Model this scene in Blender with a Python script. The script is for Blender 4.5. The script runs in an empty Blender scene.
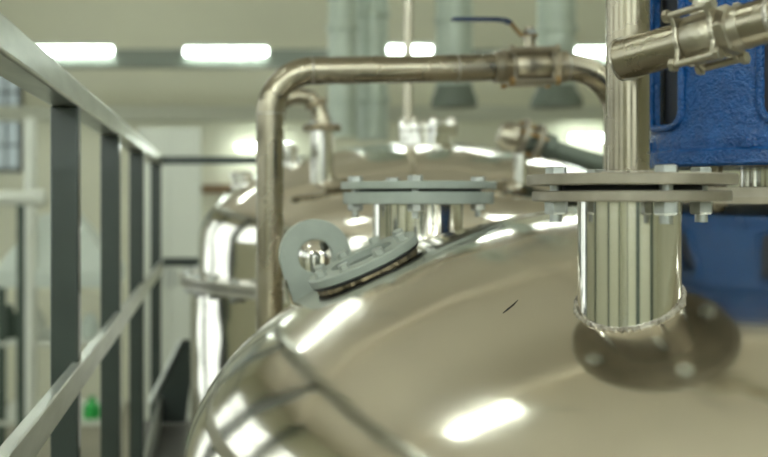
import bpy, math, random
from mathutils import Vector, Matrix, noise
PI = math.pi
random.seed(7)
S = bpy.context.scene
COL = S.collection
F, VX, VY = 1067.0, 212.0, 200.0          # focal length in pixels, vanishing point of the hall's axis


def P(px, py, Y):
    return Vector(((px - VX) * Y / F, Y, (VY - py) * Y / F))


# ------------------------------------------------------------------ materials
def mat(name, col, rough=.5, metal=0., bump=None, var=None, emit=None, coat=0., spec=None, rvar=None):
    m = bpy.data.materials.new(name)
    m.use_nodes = True
    nt = m.node_tree
    b = nt.nodes['Principled BSDF']
    b.inputs['Base Color'].default_value = (*col, 1)
    b.inputs['Roughness'].default_value = rough
    b.inputs['Metallic'].default_value = metal
    b.inputs['Coat Weight'].default_value = coat
    if spec is not None:
        b.inputs['Specular IOR Level'].default_value = spec
    tc = nt.nodes.new('ShaderNodeTexCoord')
    if emit:
        b.inputs['Emission Color'].default_value = (*emit[0], 1)
        b.inputs['Emission Strength'].default_value = emit[1]
    if var:                                  # (scale vector, amount): gentle wear in the colour of the thing itself
        mp = nt.nodes.new('ShaderNodeMapping')
        mp.inputs['Scale'].default_value = var[0]
        n = nt.nodes.new('ShaderNodeTexNoise')
        n.inputs['Scale'].default_value = 1
        n.inputs['Detail'].default_value = 6
        r = nt.nodes.new('ShaderNodeMapRange')
        r.inputs['From Min'].default_value = .3
        r.inputs['From Max'].default_value = .7
        r.inputs['To Min'].default_value = 1 - var[1]
        r.inputs['To Max'].default_value = 1 + var[1]
        mx = nt.nodes.new('ShaderNodeVectorMath')
        mx.operation = 'SCALE'
        mx.inputs[0].default_value = col
        nt.links.new(tc.outputs['Object'], mp.inputs['Vector'])
        nt.links.new(mp.outputs['Vector'], n.inputs['Vector'])
        nt.links.new(n.outputs['Fac'], r.inputs['Value'])
        nt.links.new(r.outputs['Result'], mx.inputs['Scale'])
        nt.links.new(mx.outputs['Vector'], b.inputs['Base Color'])
        if rvar:
            r2 = nt.nodes.new('ShaderNodeMapRange')
            r2.inputs['From Min'].default_value = .3
            r2.inputs['From Max'].default_value = .7
            r2.inputs['To Min'].default_value = rough * (1 - rvar)
            r2.inputs['To Max'].default_value = rough * (1 + rvar)
            nt.links.new(n.outputs['Fac'], r2.inputs['Value'])
            nt.links.new(r2.outputs['Result'], b.inputs['Roughness'])
    if bump:                                 # list of (scale vector, distance)
        prev = None
        for sc, dist in bump:
            mp = nt.nodes.new('ShaderNodeMapping')
            mp.inputs['Scale'].default_value = sc
            n = nt.nodes.new('ShaderNodeTexNoise')
            n.inputs['Scale'].default_value = 1
            n.inputs['Detail'].default_value = 2
            bp = nt.nodes.new('ShaderNodeBump')
            bp.inputs['Strength'].default_value = 1
            bp.inputs['Distance'].default_value = dist
            nt.links.new(tc.outputs['Object'], mp.inputs['Vector'])
            nt.links.new(mp.outputs['Vector'], n.inputs['Vector'])
            nt.links.new(n.outputs['Fac'], bp.inputs['Height'])
            if prev:
                nt.links.new(prev.outputs['Normal'], bp.inputs['Normal'])
            prev = bp
        nt.links.new(prev.outputs['Normal'], b.inputs['Normal'])
    return m


M = {
    'dome': mat('polished_tank_steel', (.80, .757, .668), .135, 1, bump=[((3.2, 3.2, 3.2), .0035), ((9, 9, 60), .0002)], var=((5, 5, 5), .04), rvar=.3),
    'dome2': mat('mirror_tank_steel', (.76, .73, .67), .12, 1, bump=[((2.8, 2.8, 2.8), .016)]),
    'polish': mat('polished_steel', (.76, .74, .70), .13, 1, bump=[((4, 4, 90), .0002)]),
    'valve': mat('stained_valve_steel', (.36, .32, .25), .36, 1, bump=[((160, 160, 160), .0004)], var=((20, 20, 20), .15)),
    'pipe': mat('satin_pipe_steel', (.335, .30, .232), .27, 1, var=((14, 14, 14), .12), rvar=.3),
    'cast': mat('cast_valve_steel', (.44, .405, .33), .36, 1, bump=[((160, 160, 160), .0004)], var=((20, 20, 20), .12)),
    'cast2': mat('bright_rim_steel', (.72, .70, .65), .3, 1),
    'flange': mat('machined_flange_steel', (.30, .27, .215), .45, .55, var=((30, 30, 30), .15), bump=[((200, 200, 200), .0002)]),
    'bolt': mat('zinc_bolt_steel', (.48, .50, .49), .36, 1, var=((60, 60, 60), .2)),
    'rust': mat('brassy_nut', (.36, .24, .11), .45, 1),
    'weld': mat('weld_bead', (.46, .43, .38), .36, 1, bump=[((260, 260, 260), .0016)], var=((90, 90, 90), .3)),
    'stain': mat('heat_stained_weld', (.30, .25, .17), .55, .7, bump=[((220, 220, 220), .002)], var=((70, 70, 70), .5)),
    'gasket': mat('black_gasket_rubber', (.012, .012, .012), .6),
    'grey': mat('grey_paint', (.34, .375, .335), .45, 0, var=((30, 30, 30), .06), bump=[((120, 120, 120), .0003)]),
    'greybolt': mat('painted_bolt_grey', (.36, .385, .35), .42, 0),
    'rail': mat('dark_grey_paint', (.027, .039, .034), .34, 0, var=((12, 12, 12), .1), coat=.15, bump=[((90, 20, 90), .0003)]),
    'railtop': mat('rail_grey_paint', (.62, .64, .60), .28, .75, var=((30, 6, 30), .15), bump=[((60, 5, 120), .0003)]),
    'blue': mat('blue_cast_paint', (.003, .062, .225), .22, 0, spec=.4, bump=[((210, 210, 210), .0042), ((70, 70, 70), .004)], var=((40, 40, 40), .15)),
    'lever': mat('blue_vinyl_sleeve', (.005, .028, .10), .4),
    'dark': mat('interior_shade', (.01, .012, .018), .7),
    'glass': mat('sight_glass', (.08, .09, .085), .03, 0, spec=.8),
    'duct': mat('pale_green_duct_paint', (.44, .50, .43), .38, .1, var=((2, 2, 5), .12)),
    'ductdark': mat('dark_duct_cowl', (.13, .155, .125), .5, .1),
    'wall': mat('beige_wall_paint', (.60, .595, .455), .85, 0, var=((.4, .4, .6), .07)),
    'wallback': mat('wall_paint_lightened', (.82, .82, .67), .85, 0, var=((.4, .4, .6), .06)),  # wall paint lightened here instead of adding light at the back
    'ceil': mat('beige_ceiling', (.83, .76, .635), .9, 0, var=((.5, .5, .5), .06)),
    'beam': mat('pale_beam_paint', (.62, .64, .54), .6),
    'tray': mat('grey_cable_tray', (.20, .225, .19), .5, .2),
    'floor': mat('hall_floor', (.33, .31, .25), .4, 0, var=((.7, .7, .7), .15)),
    'deck': mat('steel_deck', (.13, .125, .115), .45, .3, bump=[((30, 30, 30), .002)]),
    'white': mat('white_panel_paint', (.72, .74, .67), .6),
    'brown': mat('brown_beam_paint', (.22, .13, .06), .6),
    'green': mat('green_plastic', (.03, .42, .08), .4),
    'frost': mat('milky_hood_plastic', (.62, .68, .63), .4),
    'dkgreen': mat('dark_machine_green', (.05, .075, .06), .5),
    'tube': mat('fluorescent_diffuser', (.9, .95, .92), .5, emit=((.90, 1., .93), 19.)),
    'tubefar': mat('far_lamp_diffuser', (.9, .95, .92), .5, emit=((.90, 1., .93), 9)),
    'housing': mat('lamp_housing', (.75, .78, .74), .4),
    'pane': mat('daylight_pane', (.8, .85, .82), .3, emit=((.92, 1., .95), .85)),
    'panedim': mat('dull_far_pane', (.30, .36, .35), .3, emit=((.75, .9, .9), .12)),
    'mull': mat('window_frame_grey', (.16, .18, .17), .5),
}


# ------------------------------------------------------------------ mesh helpers
class MB:
    def __init__(s):
        s.v, s.f = [], []

    def add(s, vs, fs):
        o = len(s.v)
        s.v += [Vector(v) for v in vs]
        s.f += [tuple(i + o for i in f) for f in fs]
        return s

    def box(s, lo, hi, mtx=None):
        x0, y0, z0 = lo
        x1, y1, z1 = hi
        vs = [Vector(p) for p in ((x0, y0, z0), (x1, y0, z0), (x1, y1, z0), (x0, y1, z0), (x0, y0, z1), (x1, y0, z1), (x1, y1, z1), (x0, y1, z1))]
        if mtx:
            vs = [mtx @ v for v in vs]
        return s.add(vs, [(0, 3, 2, 1), (4, 5, 6, 7), (0, 1, 5, 4), (1, 2, 6, 5), (2, 3, 7, 6), (3, 0, 4, 7)])

    def lathe(s, prof, o=(0, 0, 0), axis=(0, 0, 1), n=48, ref=None, closed=False):
        """profile [(r, h)...] turned about axis through o"""
        A = Vector(axis).normalized()
        U = (Vector(ref) if ref else (Vector((1, 0, 0)) if abs(A.x) < .9 else Vector((0, 1, 0))))
        U = (U - A * U.dot(A)).normalized()
        W = A.cross(U)
        o = Vector(o)
        vs, fs, rows = [], [], []
        for r, h in prof:
            if r < 1e-7:
                rows.append([len(vs)])
                vs.append(o + A * h)
            else:
                rows.append(list(range(len(vs), len(vs) + n)))
                vs += [o + A * h + (U * math.cos(2 * PI * k / n) + W * math.sin(2 * PI * k / n)) * r for k in range(n)]
        rr = rows + ([rows[0]] if closed else [])
        for a, b in zip(rr, rr[1:]):
            for k in range(n):
                j = (k + 1) % n
                if len(a) == 1 and len(b) == 1:
                    continue
                if len(a) == 1:
                    fs.append((a[0], b[j], b[k]))
                elif len(b) == 1:
                    fs.append((a[k], a[j], b[0]))
                else:
                    fs.append((a[k], a[j], b[j], b[k]))
        return s.add(vs, fs)

    def cyl(s, a, b, r, n=32, r2=None, ch=0.):
        a, b = Vector(a), Vector(b)
        L = (b - a).length
        r2 = r if r2 is None else r2
        pr = [(0, 0), (r - ch, 0)] + ([(r, ch), (r2, L - ch)] if ch else [(r, 0), (r2, L)][(0 if 0 else 0):]) + [(r2 - ch, L), (0, L)]
        if not ch:
            pr = [(0, 0), (r, 0), (r2, L), (0, L)]
        return s.lathe(pr, a, b - a, n)

    def tube(s, pts, r, n=24, closed=False, cap=True):
        """sweep; r number or list"""
        pts = [Vector(p) for p in pts]
        N = len(pts)
        rs = r if isinstance(r, (list, tuple)) else [r] * N
        T = []
        for i in range(N):
            if closed:
                t = pts[(i + 1) % N] - pts[i - 1]
            else:
                t = pts[min(i + 1, N - 1)] - pts[max(i - 1, 0)]
            T.append(t.normalized())
        U = T[0].orthogonal().normalized()
        vs, fs = [], []
        for i in range(N):
            U = (U - T[i] * U.dot(T[i])).normalized()
            W = T[i].cross(U)
            vs += [pts[i] + (U * math.cos(2 * PI * k / n) + W * math.sin(2 * PI * k / n)) * rs[i] for k in range(n)]
        for i in range(N if closed else N - 1):
            for k in range(n):
                j, q = (k + 1) % n, (i + 1) % N
                fs.append((i * n + k, i * n + j, q * n + j, q * n + k))
        if cap and not closed:
            fs.append(tuple(range(n))[::-1])
            fs.append(tuple(range((N - 1) * n, N * n)))
        return s.add(vs, fs)

    def prism(s, poly, o, U, W, A, th, hole=None):
        """2-D outline in U,W extruded th along A; hole = outline with the same number of points"""
        o, U, W, A = Vector(o), Vector(U), Vector(W), Vector(A)
        n = len(poly)
        L = lambda pl, h: [o + U * x + W * y + A * h for x, y in pl]
        if hole is None:
            vs = L(poly, 0) + L(poly, th)
            fs = [tuple(range(n))[::-1], tuple(range(n, 2 * n))]
            fs += [(k, (k + 1) % n, n + (k + 1) % n, n + k) for k in range(n)]
            return s.add(vs, fs)
        vs = L(poly, 0) + L(poly, th) + L(hole, 0) + L(hole, th)
        fs = []
        for k in range(n):
            j = (k + 1) % n
            fs += [(k, j, n + j, n + k), (2 * n + j, 2 * n + k, 3 * n + k, 3 * n + j),
                   (n + k, n + j, 3 * n + j, 3 * n + k), (j, k, 2 * n + k, 2 * n + j)]
        return s.add(vs, fs)

    def hexbolt(s, o, A, r, h):
        """hex head standing on o along A, chamfered"""
        s.lathe([(0, 0), (r, 0), (r, h * .85), (r * .86, h), (0, h)], o, A, 6)
        return s


def world_loc(o):
    p = Vector((0, 0, 0))
    while o:
        p = p + o.location
        o = o.parent
    return p


def obj(name, mb, material, parent=None, loc=None, sharp=35, bevel=0):
    """one mesh object; mb is in world coordinates"""
    base = world_loc(parent) if parent else Vector(loc if loc is not None else (0, 0, 0))
    me = bpy.data.meshes.new(name)
    me.from_pydata([tuple(v - base) for v in mb.v], [], mb.f)
    me.update()
    for p in me.polygons:
        p.use_smooth = True
    me.set_sharp_from_angle(angle=math.radians(sharp))
    me.materials.append(M[material])
    o = bpy.data.objects.new(name, me)
    COL.objects.link(o)
    if parent:
        o.parent = parent
    else:
        o.location = base
    if bevel:
        b = o.modifiers.new('bevel', 'BEVEL')
        b.width = bevel
        b.segments = 2
        b.limit_method = 'ANGLE'
    return o


def tag(o, label, cat, group=None, kind=None):
    o['label'] = label
    o['category'] = cat
    if group:
        o['group'] = group
    if kind:
        o['kind'] = kind
    return o


def thing(name, label, cat, loc, group=None):
    o = bpy.data.objects.new(name, None)
    o.empty_display_size = .05
    COL.objects.link(o)
    o.location = loc
    return tag(o, label, cat, group)


def struct(name, mb, material, **k):
    o = obj(name, mb, material, **k)
    o['kind'] = 'structure'
    return o


def dup(root, delta, label, group=None):
    r = root.copy()
    COL.objects.link(r)
    r.location = root.location + Vector(delta)
    r['label'] = label
    if group:
        r['group'] = group
    for c in list(root.children):
        d = c.copy()
        COL.objects.link(d)
        d.parent = r
        for g in list(c.children):
            e = g.copy()
            COL.objects.link(e)
            e.parent = d
    return r


def arc(c, a, b, r, n=10, end=True):
    """elbow points: c = corner, coming from direction a towards corner, leaving along b (unit vectors), bend radius r"""
    c, a, b = Vector(c), Vector(a).normalized(), Vector(b).normalized()
    th = a.angle(b)
    t = r * math.tan(th / 2)
    p0 = c - a * t
    nrm = (b - a * a.dot(b)).normalized()
    ctr = p0 + nrm * r
    return [ctr + (-nrm * math.cos(th * k / n) + a * math.sin(th * k / n)) * r for k in range(n + 1)]


# ------------------------------------------------------------------ hall
HX0, HX1, HY0, HY1, HZ0, HZ1 = -6.5, 9.5, -8.0, 18.0, -3.4, 4.3
T_ = .2
struct('floor', MB().box((HX0 - T_, HY0 - T_, HZ0 - T_), (HX1 + T_, HY1 + T_, HZ0)), 'floor')
struct('ceiling', MB().box((HX0 - T_, HY0 - T_, HZ1), (HX1 + T_, HY1 + T_, HZ1 + T_)), 'ceil')
struct('wall_back', MB().box((HX0 - T_, HY1, HZ0), (HX1 + T_, HY1 + T_, HZ1)), 'wallback')
struct('wall_front', MB().box((HX0 - T_, HY0 - T_, HZ0), (HX1 + T_, HY0, HZ1)), 'wall')
struct('wall_left', MB().box((HX0 - T_, HY0, HZ0), (HX0, HY1, HZ1)), 'wall')
struct('wall_right', MB().box((HX1, HY0, HZ0), (HX1 + T_, HY1, HZ1)), 'wall')


def window(i, o, U, W, A, w, h, nx, ny, pane='pane'):
    """framed window lying on a wall: o lower corner, U along, W up, A into the room"""
    o, U, W, A = Vector(o), Vector(U), Vector(W), Vector(A)
    m = MB()
    fr = .07
    rect = lambda x0, y0, x1, y1, th: m.prism([(x0, y0), (x1, y0), (x1, y1), (x0, y1)], o, U, W, A, th)
    rect(0, 0, w, fr, .08); rect(0, h - fr, w, h, .08); rect(0, 0, fr, h, .08); rect(w - fr, 0, w, h, .08)
    for k in range(1, nx):
        rect(w * k / nx - .02, 0, w * k / nx + .02, h, .06)
    for k in range(1, ny):
        rect(0, h * k / ny - .02, w, h * k / ny + .02, .06)
    r = struct('window_%d' % i, m, 'mull', loc=o)
    g = MB().prism([(fr, fr), (w - fr, fr), (w - fr, h - fr), (fr, h - fr)], o + A * .005, U, W, A, .015)
    obj('pane', g, pane, r)
    return r


# daylight: frosted windows in the left wall and in the wall behind the camera
for i, y in enumerate((-5.5, -1.2, 3.1, 7.4, 11.7)):
    window(i + 1, (HX0, y, .3 if i < 3 else -3.0), (0, 1, 0), (0, 0, 1), (1, 0, 0), 3.2, 2.6 if i < 3 else 5.9, 2 if i < 3 else 4, 3 if i < 3 else 7)  # far two stretched down to brighten the rear tank's reflection
for i, x in enumerate((-4.0, 1.0)):
    window(i + 6, (x, HY0, .3), (1, 0, 0), (0, 0, 1), (0, 1, 0), 3.4, 2.8, 1, 3)
for k, y in enumerate((-6.3, -1.75, 2.5, 6.85, 11.1)):
    struct('trim_%d' % (k + 9), MB().box((HX0, y - .2, HZ0), (HX0 + .3, y + .2, HZ1)), 'dkgreen')  # unseen dark columns added to stripe the steel's reflections
for k, x in enumerate((-.55, 4.75)):
    struct('trim_%d' % (k + 14), MB().box((x, HY0, HZ0), (x + 1.3, HY0 + .3, HZ1)), 'dkgreen')  # unseen dark piers behind the camera, also added for contrast in reflections
a_, b_ = P(-60, 172, HY1), P(23, 66, HY1)
window(8, (a_.x, HY1, a_.z), (1, 0, 0), (0, 0, 1), (0, -1, 0), b_.x - a_.x, b_.z - a_.z, 5, 4, 'panedim')

# beams on the back wall and the lamp tray
a_, b_ = P(0, 121, 17.8), P(0, 106, 17.8)
struct('trim_1', MB().box((HX0, 17.75, a_.z), (HX1, 18.0, b_.z)), 'beam')
ty = 14.1
a_, b_ = P(0, 67, ty), P(0, 49, ty)
struct('trim_2', MB().box((HX0, ty, a_.z + .03), (HX1, ty + .14, b_.z)).box((HX0, ty - .06, a_.z), (HX1, ty + .2, a_.z + .03)), 'tray')
for k, y in enumerate((-5, -1, 3, 7, 11)):
    struct('trim_%d' % (k + 3), MB().box((HX0, y - .09, HZ1 - .28), (HX1, y + .09, HZ1)), 'ceil')
a_, b_ = P(0, 193, 17.8), P(0, 185, 17.8)
struct('trim_8', MB().box((P(196, 0, 17.8).x, 17.8, a_.z), (P(300, 0, 17.8).x, 18.0, b_.z)), 'brown')


# lamps
def lamp(px, py, Y, label, group, L=1.08, hang=None, along=False, rad=.040):
    c = P(px, py, Y)
    k0 = len(COL.objects)
    t = thing('ceiling_lamp', label, 'lamp', c, group)
    m = MB().box((c.x - L / 2 - .02, c.y - .07, c.z + .05), (c.x + L / 2 + .02, c.y + .07, c.z + .095))
    for s in (-1, 1):
        m.box((c.x + s * (L / 2 + .01) - .012, c.y - .07, c.z - .06), (c.x + s * (L / 2 + .01) + .012, c.y + .07, c.z + .06))
    obj('housing', m, 'housing', t, bevel=.004)
    obj('diffuser', MB().lathe([(0, 0), (rad * .9, 0), (rad, .02), (rad, L - .02), (rad * .9, L), (0, L)], (c.x - L / 2, c.y, c.z), (1, 0, 0), 16), 'tubefar' if Y > 13 else 'tube', t)
    if hang:
        for s in (-1, 1):
            obj('hanger', MB().box((c.x + s * .4 - .01, c.y - .01, c.z + .095), (c.x + s * .4 + .01, c.y + .01, hang)), 'tray', t)
    if along:
        t.rotation_euler = (0, 0, PI / 2)
    return t


GR = 'fluorescent lamps along the far tray'
lamp(72, 51, 14.0, 'glowing fluorescent lamp on the far tray, partly behind the handrail', GR)
lamp(226, 52, 14.0, 'glowing fluorescent lamp on the far tray, above and left of the pipe bend', GR)
lamp(390, 50, 14.0, 'glowing fluorescent lamp on the far tray, behind the thin vertical pipe', GR)
lamp(612, 52, 14.0, 'glowing fluorescent lamp on the far tray, behind the upright pipe with the tee', GR)
lamp(264, 147, 17.6, 'low glowing wall lamp seen behind the left leg of the bent pipe', 'low lamps on the far wall', .9)
lamp(592, 138, 17.6, 'low glowing wall lamp seen behind the slanted grey pipe', 'low lamps on the far wall', .75)
OFF = 'unseen lamps over the hall, mirrored ones and added fill rows'
for x, y, al in ((-1.3, 2.05, 0), (2.6, 1.9, 0), (-4.2, 2.0, 0), (5.6, 2.0, 0), (-1.5, 7.8, 0), (1.75, 9.8, 0), (3.3, 9.8, 0), (4.85, 9.8, 0),
                 (-4.4, -2, 0), (-2.2, -2, 0), (.1, -2, 0), (2.4, -2, 0), (4.6, -2, 0), (-4.4, -5, 0), (-2.2, -5, 0), (.1, -5, 0), (2.4, -5, 0), (4.6, -5, 0)):  # rows behind the camera are added as fill light
    lamp(VX + F * x / y, VY - F * 2.6 / y, y, 'unseen fluorescent lamp high over the hall, among mirrored and added fill lamps', OFF, .9 if x == -1.3 else 1.5, HZ1, al, .068 if y < 0 else (.022 if x in (-1.3, -1.5) else .034))

# ------------------------------------------------------------------ deck round the tanks
C1, A1, B1, ZT1 = Vector((.89, 1.752, 0)), .94, .47, .0105
ZE1 = ZT1 - B1
C2, A2, B2, ZE2 = Vector((.78, 4.0, 0)), .8305, .364, -.15
ZD = -1.045


def dome_z(x, y, C=C1, A=A1, B=B1, ZE=ZE1):
    q = 1 - ((x - C.x) ** 2 + (y - C.y) ** 2) / A ** 2
    return ZE + B * math.sqrt(max(q, 0))


def dome_n(p, C=C1, A=A1, B=B1, ZE=ZE1):
    return Vector(((p.x - C.x) / A ** 2, (p.y - C.y) / A ** 2, (p.z - ZE) / B ** 2)).normalized()


def dome_hit(px, py):
    d = Vector(((px - VX) / F, 1, (VY - py) / F))
    o = -Vector((C1.x, C1.y, ZE1))
    s = Vector((1 / A1 ** 2, 1 / A1 ** 2, 1 / B1 ** 2))
    q = lambda u, v: u.x * v.x * s.x + u.y * v.y * s.y + u.z * v.z * s.z
    a, b, c = q(d, d), 2 * q(d, o), q(o, o) - 1
    D = b * b - 4 * a * c
    t = (-b - math.sqrt(max(D, 0))) / (2 * a)
    return d * t


m = MB().box((-.32, -3, ZD - .06), (2.1, .55, ZD))
for C, R, y0, y1 in ((C1, A1 + .03, .55, 2.95), (C2, .91, 2.95, 5.06)):
    n = 96
    ci, sq = [], []
    for k in range(n):
        a = 2 * PI * k / n
        dx, dy = math.cos(a), math.sin(a)
        tx = ((2.1 - C.x) / dx) if dx > 1e-6 else ((-.32 - C.x) / dx if dx < -1e-6 else 9)
        tyy = ((y1 - C.y) / dy) if dy > 1e-6 else ((y0 - C.y) / dy if dy < -1e-6 else 9)
        t = min(tx, tyy)
        ci.append((C.x + R * dx, C.y + R * dy))
        sq.append((C.x + t * dx, C.y + t * dy))
    for cx_, cy_ in ((-.32, y0), (2.1, y0), (2.1, y1), (-.32, y1)):
        k = min(range(n), key=lambda q: (sq[q][0] - cx_) ** 2 + (sq[q][1] - cy_) ** 2)
        sq[k] = (cx_, cy_)
    m.prism(sq, (0, 0, ZD - .06), (1, 0, 0), (0, 1, 0), (0, 0, 1), .06, ci)
for x in (-.25, 2.0):
    for y in (-2.9, .6, 2.9, 4.98):
        m.box((x - .05, y - .05, HZ0), (x + .05, y + .05, ZD - .06))
struct('platform_deck', m, 'deck')

# ------------------------------------------------------------------ guard rail
XI = -.239                                  # inner face
ry = [1.905, 2.76, 3.72, 5.0]
t = thing('guard_rail', 'dark grey painted steel guard rail running back along the left side', 'railing', (XI - .025, 3.0, ZD))
ZTOP, ZB = .214, .168
for k, y in enumerate([-.4, 1.0 - .02] + ry):
    if k == 1:
        continue
    w = .05
    obj('post', MB().box((XI - .05, y, ZD), (XI, y + .045, ZB)), 'rail', t, bevel=.004)
obj('top_rail', MB().box((XI - .052, -.5, ZB), (XI + .001, ry[3] + .05, ZTOP)), 'railtop', t, bevel=.005)
obj('middle_rail', MB().box((XI - .012, -.5, -.338), (XI + .008, ry[3] + .05, -.290)), 'railtop', t, bevel=.003)
obj('toe_board', MB().box((XI - .006, -.5, ZD), (XI + .004, ry[3], ZD + .13)), 'railtop', t, bevel=.002)
obj('cross_rail', MB().box((XI + .001, ry[3], .168), (.75, ry[3] + .05, .205)), 'rail', t, bevel=.004)
obj('cross_rail', MB().box((XI + .008, ry[3] + .01, -.312), (.75, ry[3] + .035, -.272)), 'rail', t, bevel=.004)
obj('post', MB().box((.75, ry[3], ZD), (.80, ry[3] + .045, .205)), 'rail', t, bevel=.004)
# sloped side sheet closing the end of the platform
e0 = ry[3] - .03
pts = [P(150, 423, e0), P(186, 423, e0), P(196, 340, e0), P(181, 340, e0), P(152, 398, e0)]
obj('end_plate', MB().prism([(q.x, q.z) for q in pts], (0, e0, 0), (1, 0, 0), (0, 0, 1), (0, 1, 0), .012), 'rail', t, bevel=.002)
q0, q1 = P(128, 449, 3.6), P(181, 340, e0 - .02)
q0.z = max(q0.z, ZD + .13)
obj('sloped_trim', MB().tube([P(150, 403, e0 - .015), P(181, 340, e0 - .015)], .011, 8), 'railtop', t)


# ------------------------------------------------------------------ flange, bolts, welds
def disc(m, o, A, z0, z1, r, ri=0., ch=.0015, n=72):
    pr = [(ri, z0), (r - ch, z0), (r, z0 + ch), (r, z1 - ch), (r - ch, z1), (ri, z1)]
    return m.lathe(pr, o, A, n, closed=ri > 0)


def weld_ring(ox, oy, r, zf, th=.0026, n=160, amp=.0012):
    m = MB()
    pts, rs = [], []
    for k in range(n):
        a = 2 * PI * k / n
        rr = r + .0015 + amp * math.sin(k * 1.9)
        x, y = ox + rr * math.cos(a), oy + rr * math.sin(a)
        pts.append((x, y, zf(x, y) + .001))
        rs.append(th * (1 + .22 * math.sin(k * 2.3) + .15 * random.uniform(-1, 1)))
    return m.tube(pts, rs, 8, closed=True)


# ------------------------------------------------------------------ tank 1
tank = thing('process_tank', 'large polished steel tank with domed head in the foreground', 'tank', (C1.x, C1.y, HZ0))
prof = [(A1, HZ0), (A1, HZ0 + 1.2), (A1, ZE1 - .25)]
obj('shell', MB().lathe(prof + [(A1, ZE1)], (C1.x, C1.y, 0), n=160), 'dome', tank)
prof = [(A1 * math.cos(u * PI / 2 / 72), ZE1 + B1 * math.sin(u * PI / 2 / 72)) for u in range(72)] + [(0, ZT1)]
obj('domed_head', MB().lathe(prof, (C1.x, C1.y, 0), n=192), 'dome', tank)

# nozzle with its lower flange
N1 = P(629, 200, 1.25)
zl = (-.0018, .0105)
rn = .0572
noz = obj('nozzle', MB().lathe([(rn, -.30), (rn, zl[0]), (rn - .006, zl[0]), (rn - .006, -.30)], (N1.x, N1.y, 0), n=72, closed=True), 'polish', tank)
obj('weld_bead', weld_ring(N1.x, N1.y, rn, dome_z), 'weld', noz)
obj('nozzle_flange', disc(MB(), (N1.x, N1.y, 0), (0, 0, 1), zl[0], zl[1], .109, .045), 'flange', noz)
BD = [(a_ * .933 + b_ * .36, -a_ * .36 + b_ * .933) for a_, b_ in ((32, -68), (-68, -32), (68, 32), (-32, 68))]
for bx, by in BD:
    x, y = N1.x + bx / 75 * .0875, N1.y + by / 75 * .0875
    m = MB().hexbolt((x, y, zl[0]), (0, 0, -1), .0135, .015)
    m.cyl((x, y, zl[0] - .014), (x, y, -.026), .007, 16)
    obj('nut', m, 'bolt', noz)

# blind flange nozzle behind
N2 = P(417.5, 200, 2.06)
z2 = dome_z(N2.x, N2.y)
k2 = 2.06 / F
rn2 = 44.5 * k2
nz2 = obj('nozzle', MB().lathe([(rn2, z2 - .08), (rn2, -4 * k2)], (N2.x, N2.y, 0), n=64), 'polish', tank)
obj('weld_bead', weld_ring(N2.x, N2.y, rn2, dome_z), 'weld', nz2)
obj('nozzle_flange', disc(MB(), (N2.x, N2.y, 0), (0, 0, 1), -4 * k2, 8 * k2, 74 * k2), 'grey', nz2)
obj('gasket', disc(MB(), (N2.x, N2.y, 0), (0, 0, 1), 8 * k2, 10.5 * k2, 62 * k2), 'gasket', nz2)
obj('blind_cover', disc(MB(), (N2.x, N2.y, 0), (0, 0, 1), 10.5 * k2, 18 * k2, 76.5 * k2), 'grey', nz2)
for bx, by in ((-64, -14), (-14, 64), (64, 14), (14, -64)):
    if (bx, by) == (14, -64):
        bx, by = -14, -62
    x, y = N2.x + bx * k2, N2.y + by * k2
    m = MB().hexbolt((x, y, 18 * k2), (0, 0, 1), .0145, .011)
    m.cyl((x, y, -17 * k2), (x, y, 17 * k2), .006, 12).hexbolt((x, y, -4 * k2), (0, 0, -1), .0145, .013)
    obj('bolt', m, 'bolt', nz2)

# sight glass lying on the shoulder of the dome
h = dome_hit(367, 269)
nn = dome_n(h)
vd = Vector(h).normalized()
A = (nn + Vector((-.012, -.032, 0))).normalized()
U = Vector((1, 0, 0))
SG = h
sr = .096
sg = obj('sight_glass_stub', MB().lathe([(sr * .88, -.06), (sr * .88, .004), (0, .004)], SG, A, 64), 'stain', tank)
obj('gasket', disc(MB(), SG, A, .004, .0085, sr * .975, 0), 'gasket', sg)
obj('clamp_ring', disc(MB(), SG, A, .0085, .0235, sr, sr * .56, .002), 'grey', sg)
obj('glass_pane', disc(MB(), SG, A, .0086, .013, sr * .565, 0), 'glass', sg)
UU = (Vector((1, 0, 0)) - A * A.x).normalized()
WW = A.cross(UU)
for k in range(8):
    a = 2 * PI * (k + .35) / 8
    o = SG + (UU * math.cos(a) + WW * math.sin(a)) * sr * .80 + A * .0235
    m = MB().lathe([(0, 0), (.0115, 0), (.0115, .002), (0, .002)], o, A, 20).hexbolt(o + A * .002, A, .0095, .009)
    obj('bolt', m, 'greybolt', sg)
pts, rs = [], []
for k in range(120):
    a = 2 * PI * k / 120
    q = SG + (UU * math.cos(a) + WW * math.sin(a)) * (sr * .87)
    pts.append((q.x, q.y, dome_z(q.x, q.y) + .001))
    rs.append(.005 * (1 + .35 * random.uniform(-1, 1)))
obj('weld_bead', MB().tube(pts, rs, 8, closed=True), 'stain', sg)

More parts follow.
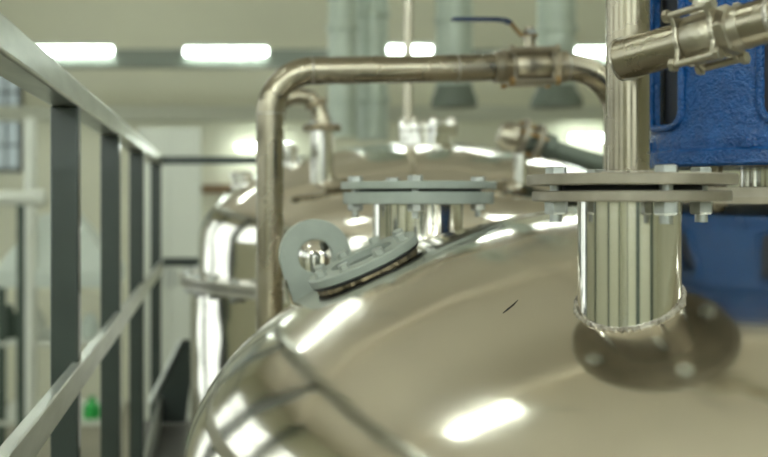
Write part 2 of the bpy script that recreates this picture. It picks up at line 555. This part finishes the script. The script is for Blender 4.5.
# lifting lug
ly = 1.93
lc = P(314.5, 254.5, ly)
R = 35.5 * ly / F
lean = math.radians(16)
ax = Vector((-math.sin(lean), 0, math.cos(lean)))
ux = Vector((math.cos(lean), 0, math.sin(lean)))
hl = []
out = []
n = 48
for k in range(n):
    a = -PI / 2 + 2 * PI * k / n
    x, y = math.cos(a), math.sin(a)
    hl.append((x * 16.8 * ly / F, y * 16.8 * ly / F - .003))
    if y >= -1e-6:
        out.append((x * R, y * R))
    else:
        s = 1 / max(abs(x), abs(y))
        out.append((x * s * R, max(y * s, -1) * .10))
lug = obj('lifting_lug', MB().prism(out, lc + Vector((0, .012, 0)), ux, ax, (0, -1, 0), .024, hl), 'grey', tank, bevel=.002)
q = lc - ax * .085
obj('lug_weld', MB().tube([lc - ux * R * 1.02 - ax * .028 - Vector((0, .0135, 0)), lc - ux * R * 1.02 - ax * .11 - Vector((0, .0135, 0))], .0045, 8), 'polish', lug)

# round cap seen through the hole of the lug
cp = P(315, 257, 2.06)
r_ = .036
zc = dome_z(cp.x, cp.y)
obj('round_cap', MB().lathe([(r_, zc - .03), (r_, cp.z)] + [(r_ * math.cos(k * PI / 20), cp.z + r_ * math.sin(k * PI / 20)) for k in range(1, 10)] + [(0, cp.z + r_)], (cp.x, cp.y, 0), n=40), 'polish', tank)

# short dark dash modelled in place of a reflection on the steel
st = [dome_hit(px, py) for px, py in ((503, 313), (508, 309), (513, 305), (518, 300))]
obj('dash_reflection', MB().tube([p_ for p_ in st], [.0006, .0011, .0011, .0004], 8), 'gasket', tank)

# ------------------------------------------------------------------ upright pipe with tee on the nozzle
zu = (.0170, .0300)
rp = .0242
up = thing('upright_pipe', 'upright satin steel pipe bolted to the front nozzle by a round flange', 'pipe', (N1.x, N1.y, zu[0]))
obj('pipe', MB().lathe([(rp, zu[1] - .002), (rp, HZ1)], (N1.x - .0015, N1.y, 0), n=48), 'pipe', up)
obj('pipe_flange', disc(MB(), (N1.x, N1.y, 0), (0, 0, 1), zu[0], zu[1], .1155, .02), 'flange', up)
obj('gasket', disc(MB(), (N1.x, N1.y, 0), (0, 0, 1), zl[1], zu[0], .078, .03), 'gasket', up)
obj('weld_bead', weld_ring(N1.x - .0015, N1.y, rp, lambda x, y: zu[1], .003), 'weld', up)
for bx, by in BD:
    x, y = N1.x + bx / 75 * .0875, N1.y + by / 75 * .0875
    m = MB().hexbolt((x, y, zu[1]), (0, 0, 1), .0125, .0085).cyl((x, y, zl[1]), (x, y, zu[1]), .007, 16)
    obj('bolt', m, 'bolt', up)
# branch of the tee coming forward to the right
b0 = P(622, 60, 1.235)
b1 = P(768, 20, 1.10)
bd = (b1 - b0).normalized()
L_ = (b1 - b0).length
rb = .0236
obj('branch', MB().lathe([(rb, .0), (rb, L_ * .60 - .019)], b0, bd, 40), 'pipe', up)
pts = []
for k in range(96):
    a = 2 * PI * k / 96
    s_ = bd.orthogonal().normalized()
    w_ = bd.cross(s_)
    off = (s_ * math.cos(a) + w_ * math.sin(a)) * rb * 1.02
    base = b0 + off
    # slide along the branch until it meets the upright pipe
    tt = 0
    for i in range(400):
        q = base + bd * (i * .0002)
        if math.hypot(q.x - N1.x + .0015, q.y - N1.y) >= rp:
            tt = i * .0002
            break
    pts.append(base + bd * tt)
obj('weld_bead', MB().tube(pts, .0016, 8, closed=True), 'weld', up)


# ------------------------------------------------------------------ three-piece ball valves
def valve(name, label, o, D, upv, s, hf=1.3, handle=True, ear=.40, bq=1.18):
    """o centre of the body, D pipe direction, s scale (pipe radius)"""
    cm = 'valve' if handle else 'cast'
    D = Vector(D).normalized()
    Z = (Vector(upv) - D * Vector(upv).dot(D)).normalized()
    X = D.cross(Z)
    t = thing(name, label, 'valve', o)
    o = Vector(o)
    hb = s * hf
    body = [(0, -hb)] + [(s * 1.22, -hb), (s * 1.33, -hb + s * .15), (s * 1.36, 0), (s * 1.33, hb - s * .15), (s * 1.22, hb), (0, hb)]
    obj('valve_body', MB().lathe(body, o, D, 40), cm, t)
    for sg_ in (-1, 1):
        # end piece: four-eared plate, hexagon and collar
        poly = []
        for k in range(64):
            a = 2 * PI * k / 64
            rr = s * (1.36 + ear * max(0, math.cos(4 * (a - PI / 4))) ** 2.2)
            poly.append((rr * math.cos(a), rr * math.sin(a)))
        e = obj('end_plate', MB().prism(poly, o + D * (hb if sg_ > 0 else -hb - s * .24), X, Z, D, s * .24), cm, t, bevel=s * .05)
        q = o + D * sg_ * (hb + s * .24)
        if sg_ < 0 and not handle:
            continue
        obj('hex_end', MB().lathe([(0, 0), (s * 1.38, 0), (s * 1.38, s * .5), (s * 1.22, s * .62), (0, s * .62)], q, D * sg_, 6), cm, e)
        obj('collar', MB().lathe([(0, s * .6), (s * 1.18, s * .6), (s * 1.18, s * 1.12), (s * 1.04, s * 1.2), (0, s * 1.2)], q, D * sg_, 32), cm, e)
    for sx in (-1, 1):
        for sz in (-1, 1):
            q = o + (X * sx + Z * sz) * s * bq
            a_, b_ = q - D * (hb + s * .24), q + D * (hb + s * .24)
            m = MB().cyl(a_, b_, s * .20, 16)
            bo = obj('bolt', m, cm, t)
            for e_, d_ in ((a_, -D), (b_, D)):
                obj('nut', MB().hexbolt(e_, d_, s * .36, s * .30), 'rust' if sz < 0 and handle else cm, bo)
    obj('stem', MB().lathe([(s * .62, s * 1.1), (s * .62, s * 1.5), (s * .42, s * 1.55), (s * .42, s * 2.05), (s * .55, s * 2.08), (s * .55, s * 2.3), (s * .3, s * 2.35), (s * .3, s * 3.0), (0, s * 3.0)], o, Z, 20), cm, t)
    obj('stem_nut', MB().hexbolt(o + Z * s * 2.42, Z, s * .48, s * .36), 'bolt', t)
    if handle:
        K = -D
        y = X * .0
        path = [o + Z * s * 2.36 + K * s * a for a in (-.5, 0, .6)] + [o + K * s * 1.1 + Z * s * 2.95, o + K * s * 1.45 + Z * s * 3.38, o + K * s * 1.9 + Z * s * 3.48]
        m = MB()
        for p, q in zip(path, path[1:]):
            d = (q - p).normalized()
            w = X
            u = d.cross(w)
            m.prism([(-s * .36, -s * .06), (s * .36, -s * .06), (s * .36, s * .06), (-s * .36, s * .06)], p - d * s * .03, w, u, d, (q - p).length + s * .06)
        lv = obj('lever', m, 'rust', t)
        pts = [o + K * s * 1.5 + Z * s * 3.35, o + K * s * 1.85 + Z * s * 3.52, o + K * s * 2.5 + Z * s * 3.6, o + K * s * 4 + Z * s * 3.63, o + K * s * 5.75 + Z * s * 3.66]
        g = MB()
        for p, q in zip(pts, pts[1:]):
            d = (q - p).normalized()
            u = d.cross(X)
            g.prism([(-s * .42, -s * .11), (s * .42, -s * .11), (s * .42, s * .11), (-s * .42, s * .11)], p - d * s * .05, X, u, d, (q - p).length + s * .1)
        obj('grip_sleeve', g, 'lever', lv)
    return t


vo = b0 + bd * L_ * .60
valve('ball_valve', 'steel ball valve close by at top right in front of the blue bracket', vo, bd, (0, 0, 1), .0205, .85, handle=False, ear=.66, bq=1.32)
t = thing('supply_pipe', 'thick steel pipe running out of the picture to the right of the near valve', 'pipe', vo + bd * .06)
obj('pipe', MB().tube([vo + bd * .045] + arc(vo + bd * .75, bd, (0, 0, 1), .09, 12) + [Vector(((vo + bd * .75).x, (vo + bd * .75).y, HZ1))], rb, 40), 'pipe', t)
obj('weld_bead', MB().lathe([(rb * .98, -.003), (rb * 1.06, -.001), (rb * 1.06, .001), (rb * .98, .003)], vo + bd * .075, bd, 40), 'weld', t)

# ------------------------------------------------------------------ bent pipe with lever valve
UY = 2.42
ku = UY / F
ru = 13.6 * ku
tl, tr = P(269.8, 71.5, UY), P(618, 66.5, UY)
zb0, zb1 = HZ0, dome_z(tr.x, UY)
bp = thing('bent_pipe', 'satin steel pipe rising behind the front dome and bending level across the picture', 'pipe', (tl.x, UY, zb0))
hd = (tr - tl).normalized()
vx = P(530, 67, UY)
vl, vr = vx - hd * ru * 2.1, vx + hd * ru * 2.1
elb = arc(tl, (0, 0, 1), hd, 43 * ku, 16)
obj('pipe', MB().tube([Vector((tl.x, UY, zb0))] + elb + [vl], ru, 40), 'pipe', bp)
elb2 = arc(tr, hd, (0, 0, -1), 50 * ku, 16)
obj('pipe', MB().tube([vr] + elb2 + [Vector((tr.x, UY, zb1 - .02))], ru, 40), 'pipe', bp)
for q, d in ((elb[0], Vector((0, 0, 1))), (elb[-1], hd), (tl + hd * 187 * ku, hd), (elb2[0], hd)):
    obj('weld_bead', MB().lathe([(ru * .98, -.003), (ru * 1.05, -.0015), (ru * 1.05, .0015), (ru * .98, .003)], q, d, 40), 'weld', bp)
valve('lever_valve', 'steel ball valve with a long blue lever on the level pipe', vx, hd, (0, 0, 1), ru * .98)

# ------------------------------------------------------------------ blue agitator drive on the crown of the dome
AX = Vector((C1.x, C1.y, 0))
ag = thing('agitator_drive', 'blue painted cast agitator bracket standing on the crown of the front dome', 'agitator', (C1.x, C1.y, .003))
obj('base_plate', disc(MB(), AX, (0, 0, 1), .002, .020, .155), 'flange', ag)
obj('shaft', MB().lathe([(.0, .0), (.021, .0), (.021, .5), (0, .5)], AX, n=40), 'polish', ag)
for k in range(6):
    a = 2 * PI * (k + .62) / 6
    x, y = AX.x + .125 * math.cos(a), AX.y + .125 * math.sin(a)
    m = MB().cyl((x, y, .018), (x, y, .056), .011, 16).hexbolt((x, y, .020), (0, 0, 1), .019, .014)
    obj('stud', m, 'stain', ag)
bf = (.0525, .080)
obj('bracket_flange', disc(MB(), AX, (0, 0, 1), bf[0], bf[1], .170, .03, .004), 'blue', ag)
# lantern: cast wall with five arched windows
RO, RI_ = .158, .145
zb, zt_ = .128, .40
ztop = .50


def lantern():
    m = MB()
    nA = 180
    nz = 44
    wz0, wz1 = zb - .012, .38
    hw = math.radians(18)
    cr = .028                                # corner radius
    cen = [math.radians(-117 + c) for c in (-58, 21, 91, 161, 231)]
    zs = [bf[1] - .002] + [bf[1] + (ztop - bf[1]) * k / nz for k in range(1, nz + 1)]

    def cover(a, z):
        for c in cen:
            d = abs((a - c + PI) % (2 * PI) - PI)
            s = d * RO
            hs = hw * RO
            if s < hs and wz0 < z < wz1:
                ex = max(0, s - (hs - cr))
                ez = max(0, wz0 + cr - z, z - (wz1 - cr))
                if math.hypot(ex, ez) < cr:
                    return True
        return False
    idx = {}

    def V(i, k, inner):
        i %= nA
        key = (i, k, inner)
        if key not in idx:
            a = 2 * PI * i / nA
            z = zs[k]
            r = (RI_ if inner else RO)
            if not inner and z < .104:
                r = RO + .003
            if not inner and z > .46:
                r = RO + .02
            idx[key] = len(m.v)
            m.v.append(Vector((AX.x + r * math.cos(a), AX.y + r * math.sin(a), z)))
        return idx[key]
    solid = [[not cover(2 * PI * (i + .5) / nA, (zs[k] + zs[k + 1]) / 2) for k in range(nz)] for i in range(nA)]
    for i in range(nA):
        for k in range(nz):
            if not solid[i][k]:
                continue
            m.f.append((V(i, k, 0), V(i + 1, k, 0), V(i + 1, k + 1, 0), V(i, k + 1, 0)))
            m.f.append((V(i + 1, k, 1), V(i, k, 1), V(i, k + 1, 1), V(i + 1, k + 1, 1)))
            if not solid[(i + 1) % nA][k]:
                m.f.append((V(i + 1, k, 0), V(i + 1, k, 1), V(i + 1, k + 1, 1), V(i + 1, k + 1, 0)))
            if not solid[i - 1][k]:
                m.f.append((V(i, k, 1), V(i, k, 0), V(i, k + 1, 0), V(i, k + 1, 1)))
            if k + 1 < nz and not solid[i][k + 1]:
                m.f.append((V(i, k + 1, 0), V(i + 1, k + 1, 0), V(i + 1, k + 1, 1), V(i, k + 1, 1)))
            if k > 0 and not solid[i][k - 1]:
                m.f.append((V(i, k, 1), V(i + 1, k, 1), V(i + 1, k, 0), V(i, k, 0)))
    return m, cen, hw, wz0, wz1, cr


m, cen, hw, wz0, wz1, cr = lantern()
lan = obj('lantern', m, 'blue', ag, sharp=50)
for c in cen:                                # rounded lip round each window
    pts = []
    hs = hw * RO
    cors = [(hs - cr, wz0 + cr, -90), (hs - cr, wz1 - cr, 0), (-hs + cr, wz1 - cr, 90), (-hs + cr, wz0 + cr, 180)]
    for sx, zz, st_ in cors:
        for k in range(9):
            a = math.radians(st_ + k * 90 / 8)
            s_, z_ = sx + cr * math.cos(a), zz + cr * math.sin(a)
            an = c + s_ / RO
            pts.append((AX.x + (RO + .001) * math.cos(an), AX.y + (RO + .001) * math.sin(an), z_))
    obj('window_lip', MB().tube(pts, .0062, 10, closed=True), 'blue', lan)
obj('shade_core', MB().lathe([(0, .085), (.132, .085), (.136, .10), (.136, .42), (.12, .44), (0, .44)], AX, n=48), 'dark', ag)  # black core filling the lantern so its windows look deep in shade
# bolt boss on the flange
bq = P(752, 149, 1.60)
for k, dg in enumerate((-117 - 3.5, -117 + 68.5, -117 + 140.5, -117 + 212.5, -117 + 284.5)):
    a = math.radians(dg)
    x, y = AX.x + .168 * math.cos(a), AX.y + .168 * math.sin(a)
    obj('bolt', MB().hexbolt((x - .004 * math.cos(a), y - .004 * math.sin(a), bf[1]), (0, 0, 1), .0085, .016), 'blue', ag)
obj('motor', MB().lathe([(0, ztop), (.19, ztop), (.19, ztop + .025), (.14, ztop + .03), (.14, ztop + .33), (.12, ztop + .36), (0, ztop + .36)], AX, n=48), 'blue', ag)
fm = MB()
for k in range(28):
    a = 2 * PI * k / 28
    mt = Matrix.Translation((AX.x, AX.y, 0)) @ Matrix.Rotation(a, 4, 'Z')
    fm.box((.135, -.002, ztop + .05), (.16, .002, ztop + .31), mt)
obj('cooling_fins', fm, 'blue', ag)

# ------------------------------------------------------------------ tank 2 behind
t2 = thing('process_tank', 'mirror polished domed steel tank standing behind the front dome, out of focus', 'tank', (C2.x, C2.y, HZ0))
dz2 = lambda x, y: dome_z(x, y, C2, A2, B2, ZE2)
prof = [(A2 + .002, -.272)] + [(A2 * math.cos(u * PI / 2 / 48), ZE2 + B2 * math.sin(u * PI / 2 / 48)) for u in range(48)] + [(0, ZE2 + B2)]
obj('domed_head', MB().lathe(prof, (C2.x, C2.y, 0), n=128), 'dome2', t2)
obj('shell', MB().lathe([(A2 + .03, HZ0), (A2 + .03, -.30)], (C2.x, C2.y, 0), n=128), 'dome2', t2)
m = disc(MB(), C2, (0, 0, 1), -.29, -.272, .90, A2 - .03)
obj('rim_flange', m, 'cast2', t2)
obj('rim_flange', disc(MB(), C2, (0, 0, 1), -.316, -.296, .90, A2 - .03), 'cast2', t2)
for k in range(40):
    a = 2 * PI * k / 40
    x, y = C2.x + .873 * math.cos(a), C2.y + .873 * math.sin(a)
    obj('rim_bolt', MB().hexbolt((x, y, -.272), (0, 0, 1), .016, .012).hexbolt((x, y, -.316), (0, 0, -1), .016, .02).cyl((x, y, -.32), (x, y, -.27), .009, 10), 'bolt', t2)
# tall nozzle with flange and bend
q = P(322, 131, 3.5)
k3 = 3.5 / F
z3 = dz2(q.x, q.y)
nz = obj('nozzle', MB().lathe([(11.5 * k3, z3 - .06), (11.5 * k3, q.z)], (q.x, q.y, 0), n=32), 'polish', t2)
obj('nozzle_flange', disc(MB(), (q.x, q.y, 0), (0, 0, 1), q.z, q.z + 6 * k3, 19 * k3), 'stain', nz)
for k in range(4):
    a = PI / 4 + k * PI / 2
    obj('bolt', MB().hexbolt((q.x + 15 * k3 * math.cos(a), q.y + 15 * k3 * math.sin(a), q.z + 6 * k3), (0, 0, 1), 3 * k3, 3 * k3), 'bolt', nz)
bt = thing('goose_neck_pipe', 'dark blurred steel pipe bend bolted on the tall nozzle of the rear tank', 'pipe', (q.x, q.y, q.z + 6 * k3))
path = [Vector((q.x, q.y, q.z + 6 * k3)), P(321, 118, 3.5), P(317, 106, 3.5), P(310, 98, 3.5), P(300, 96, 3.5), P(290, 97, 3.5)]
path = [Vector((q.x, q.y, q.z + 6 * k3))] + [p for p in path[1:]]
path += [P(281, 103, 3.5), P(277, 113, 3.5), P(276, 130, 3.5), P(276, 166, 3.5)]
obj('pipe', MB().tube(path, [10 * k3, 9 * k3] + [8 * k3] * 8, 20), 'pipe', bt)
obj('pipe_collar', MB().lathe([(0, -3 * k3), (11 * k3, -3 * k3), (11 * k3, 3 * k3), (0, 3 * k3)], P(316, 104, 3.5), (-.3, 0, .8), 24), 'stain', bt)
# small caps
for px, py, Y, r_, top in ((241, 183, 4.0, .042, 171), (290, 160, 3.95, .030, 145)):
    q = P(px, py, Y)
    zc = dz2(q.x, q.y)
    zt2 = P(px, top, Y).z
    obj('nozzle_cap', MB().lathe([(r_ * .8, zc - .05), (r_ * .8, zt2 - .03), (r_, zt2 - .03), (r_, zt2 - .008), (r_ * .7, zt2), (0, zt2)], (q.x, q.y, 0), n=28), 'polish', t2)
# manhole stack at the crown
q = P(428, 140, 4.0)
h2 = obj('manhole', MB().lathe([(.085, .19), (.085, .235), (.11, .235), (.11, .25), (.105, .255), (.11, .26), (.11, .275), (.06, .285), (0, .288)], (q.x, q.y, 0), n=48), 'polish', t2)
for k in range(8):
    a = 2 * PI * k / 8
    obj('clamp_knob', MB().lathe([(0, .275), (.012, .275), (.012, .30), (.007, .307), (0, .307)], (q.x + .095 * math.cos(a), q.y + .095 * math.sin(a), 0), n=12), 'polish', h2)
tp = thing('thin_pipe', 'thin pale vertical pipe rising from the crown of the rear tank', 'pipe', (P(408, 0, 4.05).x, 4.05, .2))
q = P(408, 0, 4.05)
obj('pipe', MB().lathe([(.0165, .19), (.0165, HZ1)], (q.x, q.y, 0), n=24), 'cast', tp)
obj('pipe_socket', MB().lathe([(.028, .18), (.028, .25), (.02, .26), (.0, .26)], (q.x, q.y, 0), n=24), 'polish', tp)

# slanted pipe with a pair of flanges on the rear tank
sy = 3.35
ks = sy / F
sp = thing('slanted_pipe', 'blurred grey slanted pipe with a pair of flanges on the rear tank', 'pipe', P(520, 180, sy))
s0, s1, s2 = P(508, 134, sy), P(545, 146, sy), P(690, 192, sy)
d = (s2 - s0).normalized()
q = P(520, 180, sy)
obj('branch_stub', MB().lathe([(7 * ks, dz2(q.x, q.y) - .03), (7 * ks, P(520, 146, sy).z)], (q.x, q.y, 0), n=24), 'polish', sp)
obj('valve_body', MB().lathe([(0, -12 * ks), (10 * ks, -12 * ks), (15 * ks, -4 * ks), (15 * ks, 6 * ks), (11 * ks, 12 * ks), (0, 14 * ks)], P(510, 137, sy), d, 28), 'cast', sp)
obj('pipe', MB().tube([P(525, 141, sy)] + arc(s2, d, (0, 0, -1), .12, 10) + [Vector((s2.x, sy, ZD))], 9.5 * ks, 28), 'ductdark', sp)
for px, py in ((522, 137), (536, 143)):
    obj('flange', disc(MB(), P(px, py, sy), d, -2.6 * ks, 2.6 * ks, 19 * ks), 'flange', sp)
for k in range(4):
    a = k * PI / 2 + .5
    s_ = d.orthogonal().normalized()
    w_ = d.cross(s_)
    c = P(529, 140, sy) + (s_ * math.cos(a) + w_ * math.sin(a)) * 15 * ks
    obj('bolt', MB().cyl(c - d * 13 * ks, c + d * 14 * ks, 2 * ks, 10), 'rust', sp)
obj('coupling', MB().lathe([(9 * ks, 6 * ks), (13 * ks, 7 * ks), (13 * ks, 17 * ks), (9 * ks, 20 * ks)], P(536, 143, sy), d, 28), 'ductdark', sp)

# ------------------------------------------------------------------ ducts hanging in front of the far wall
GD = 'pale green ducts hanging at the back'


def duct(x0, x1, yb, Y, label, cowl, ring):
    k = Y / F
    c = P((x0 + x1) / 2, yb, Y)
    r = (x1 - x0) / 2 * k
    t = thing('air_duct', label, 'duct', c, GD)
    obj('duct_tube', MB().lathe([(0, c.z), (r, c.z), (r, HZ1)], (c.x, c.y, 0), n=40), 'duct', t)
    for z in ring:
        zz = P(0, z, Y).z
        obj('band', MB().lathe([(r, zz - .03), (r + .018, zz - .02), (r + .018, zz + .02), (r, zz + .03)], (c.x, c.y, 0), n=40), 'duct', t)
    if cowl:
        obj('cowl', MB().lathe([(r, c.z + .02), (r * 1.05, c.z - .02), (r * cowl, c.z - .10), (r * cowl, c.z - .16), (r * cowl * .9, c.z - .16), (0, c.z - .14)], (c.x, c.y, 0), n=40), 'ductdark', t)


duct(328, 357, 137, 9.0, 'pale green duct at the back, leftmost of the four', 0, (28, 80))
duct(357, 388, 140, 9.3, 'pale green duct at the back just left of the thin vertical pipe', 0, (15, 100))
duct(436, 472, 88, 9.0, 'pale green duct with dark cowl, next right of the thin vertical pipe', 1.25, (20,))
duct(538, 575, 88, 9.0, 'pale green duct with a dark cowl behind the lever valve', 1.35, (30,))

# ------------------------------------------------------------------ blurred things on the hall floor to the left
q0, q1 = P(138, 127, 11), P(201, 0, 11)
t = thing('white_cabinet', 'tall white cabinet beyond the far end of the guard rail', 'cabinet', ((q0.x + q1.x) / 2, 11.2, HZ0))
obj('cabinet_body', MB().box((q0.x, 11, HZ0), (q1.x, 11.5, q0.z)), 'white', t, bevel=.01)
xm = (q0.x + q1.x) / 2
for a, b in ((q0.x + .01, xm - .005), (xm + .005, q1.x - .01)):
    dr = obj('door', MB().box((a, 10.98, HZ0 + .1), (b, 11.0, q0.z - .03)), 'white', t, bevel=.004)
    obj('handle', MB().box(((xm - .04 if a < xm - .02 else xm + .02), 10.955, -.9), ((xm - .02 if a < xm - .02 else xm + .04), 10.98, -.7)), 'bolt', dr)

# pale pipe run with an upright
Y = 8.0
k = Y / F
pr = thing('white_pipe', 'thick pale pipe lying level at the far left beyond the rail', 'pipe', P(20, 200, Y))
c0, c1 = P(-60, 198, Y), P(40, 198, Y)
obj('pipe', MB().tube([c0, c1], 7.5 * k, 24), 'white', pr)
obj('end_cap', MB().lathe([(0, -.02), (9 * k, -.02), (9 * k, .02), (6 * k, .05), (0, .06)], c1, (1, 0, 0), 24), 'white', pr)
for px in (21, -40):
    q = P(px, 205, Y)
    obj('pipe_support', MB().box((q.x - 3.5 * k, Y - .03, HZ0), (q.x + 3.5 * k, Y + .03, q.z)), 'dkgreen', pr)
Y = 9.5
k = Y / F
cl = thing('white_column', 'pale round topped standpipe at the far left behind the first post', 'pipe', P(31, 400, Y))
q = P(31, 118, Y)
obj('pipe', MB().lathe([(6.5 * k, HZ0), (6.5 * k, q.z - .04)] + [(6.5 * k * math.cos(a * PI / 16), q.z - .04 + 5 * k * math.sin(a * PI / 16)) for a in range(1, 9)], (q.x, q.y, 0), n=24), 'white', cl)
# milky hood over a dark frame stand
Y = 10.0
k = Y / F
q = P(62, 222, Y)
hd_ = thing('extraction_hood', 'milky pyramid hood on a dark stand below the rail at left', 'hood', (q.x, Y, HZ0))
zt3, zm, zl3 = P(0, 214, Y).z, P(0, 268, Y).z, P(0, 283, Y).z
hm = MB()
w0, w1 = 18 * k, 58 * k
vs = []
for w, z in ((w0, zt3), (w1, zm), (w1, zl3)):
    vs += [(q.x - w, Y - w, z), (q.x + w, Y - w, z), (q.x + w, Y + w, z), (q.x - w, Y + w, z)]
fs = [(3, 2, 1, 0), (8, 9, 10, 11)]
for lv in (0, 4):
    for i in range(4):
        j = (i + 1) % 4
        fs.append((lv + i, lv + j, lv + 4 + j, lv + 4 + i)[::-1])
obj('canopy', hm.add(vs, fs), 'frost', hd_)
for sx in (-1, 1):
    for sy_ in (-1, 1):
        x, y = q.x + sx * (w1 - .07), Y + sy_ * (w1 - .07)
        obj('leg', MB().box((x - .035, y - .035, HZ0), (x + .035, y + .035, zl3)), 'dkgreen', hd_)
for z in (P(0, 335, Y).z, P(0, 410, Y).z):
    obj('shelf', MB().box((q.x - w1, Y - w1, z - .03), (q.x + w1, Y + w1, z)), 'white', hd_)
zs_ = P(0, 410, Y).z
# bottles on its shelf
zs3 = P(0, 335, Y).z
gq = P(92, 0, Y - .35)
tag(obj('green_canister', MB().lathe([(0, zs_), (.075, zs_), (.08, zs_ + .02), (.08, zs_ + .10), (.03, zs_ + .16), (.03, zs_ + .19), (0, zs_ + .19)], (gq.x, gq.y, 0), n=24), 'green', loc=(gq.x, gq.y, zs_)),
    'small bright green canister on the lowest shelf under the milky hood', 'canister')
for px, hh, mm, lb in ((8, .30, 'dkgreen', 'dark jar on the upper shelf below the milky hood, at its left end'), (36, .26, 'white', 'white jar on the upper shelf below the milky hood, left of the front post'), (90, .22, 'frost', 'pale jar on the upper shelf below the milky hood, between the first two posts')):
    c = P(px, 0, Y - .2)
    tag(obj('storage_jar', MB().lathe([(0, zs3), (.08, zs3), (.085, zs3 + .02), (.085, zs3 + hh * .7), (.05, zs3 + hh * .85), (.05, zs3 + hh), (0, zs3 + hh)], (c.x, c.y, 0), n=24), mm, loc=(c.x, c.y, zs3)), lb, 'jar', 'jars under the hood')

# ------------------------------------------------------------------ light, camera
w = bpy.data.worlds.new('world')
S.world = w
w.use_nodes = True
w.node_tree.nodes['Background'].inputs[0].default_value = (.8, .9, 1, 1)
w.node_tree.nodes['Background'].inputs[1].default_value = .3

cam = bpy.data.cameras.new('camera')
co = bpy.data.objects.new('camera', cam)
COL.objects.link(co)
co.location = (0, 0, 0)
co.rotation_euler = (PI / 2, 0, 0)
cam.sensor_width = 36
cam.lens = 36 * F / 768
cam.shift_x = (384 - VX) / 768
cam.shift_y = -(228.5 - VY) / 768
cam.clip_start = .02
cam.dof.use_dof = True
cam.dof.focus_distance = 1.40
cam.dof.aperture_fstop = 3.6
S.camera = co

S.view_settings.view_transform = 'Standard'
S.view_settings.look = 'None'
S.view_settings.gamma = 1
S.view_settings.use_curve_mapping = False
S.view_settings.exposure = 1.20
S.cycles.max_bounces = 10
S.cycles.glossy_bounces = 6
S.cycles.caustics_reflective = False
S.cycles.sample_clamp_indirect = 6
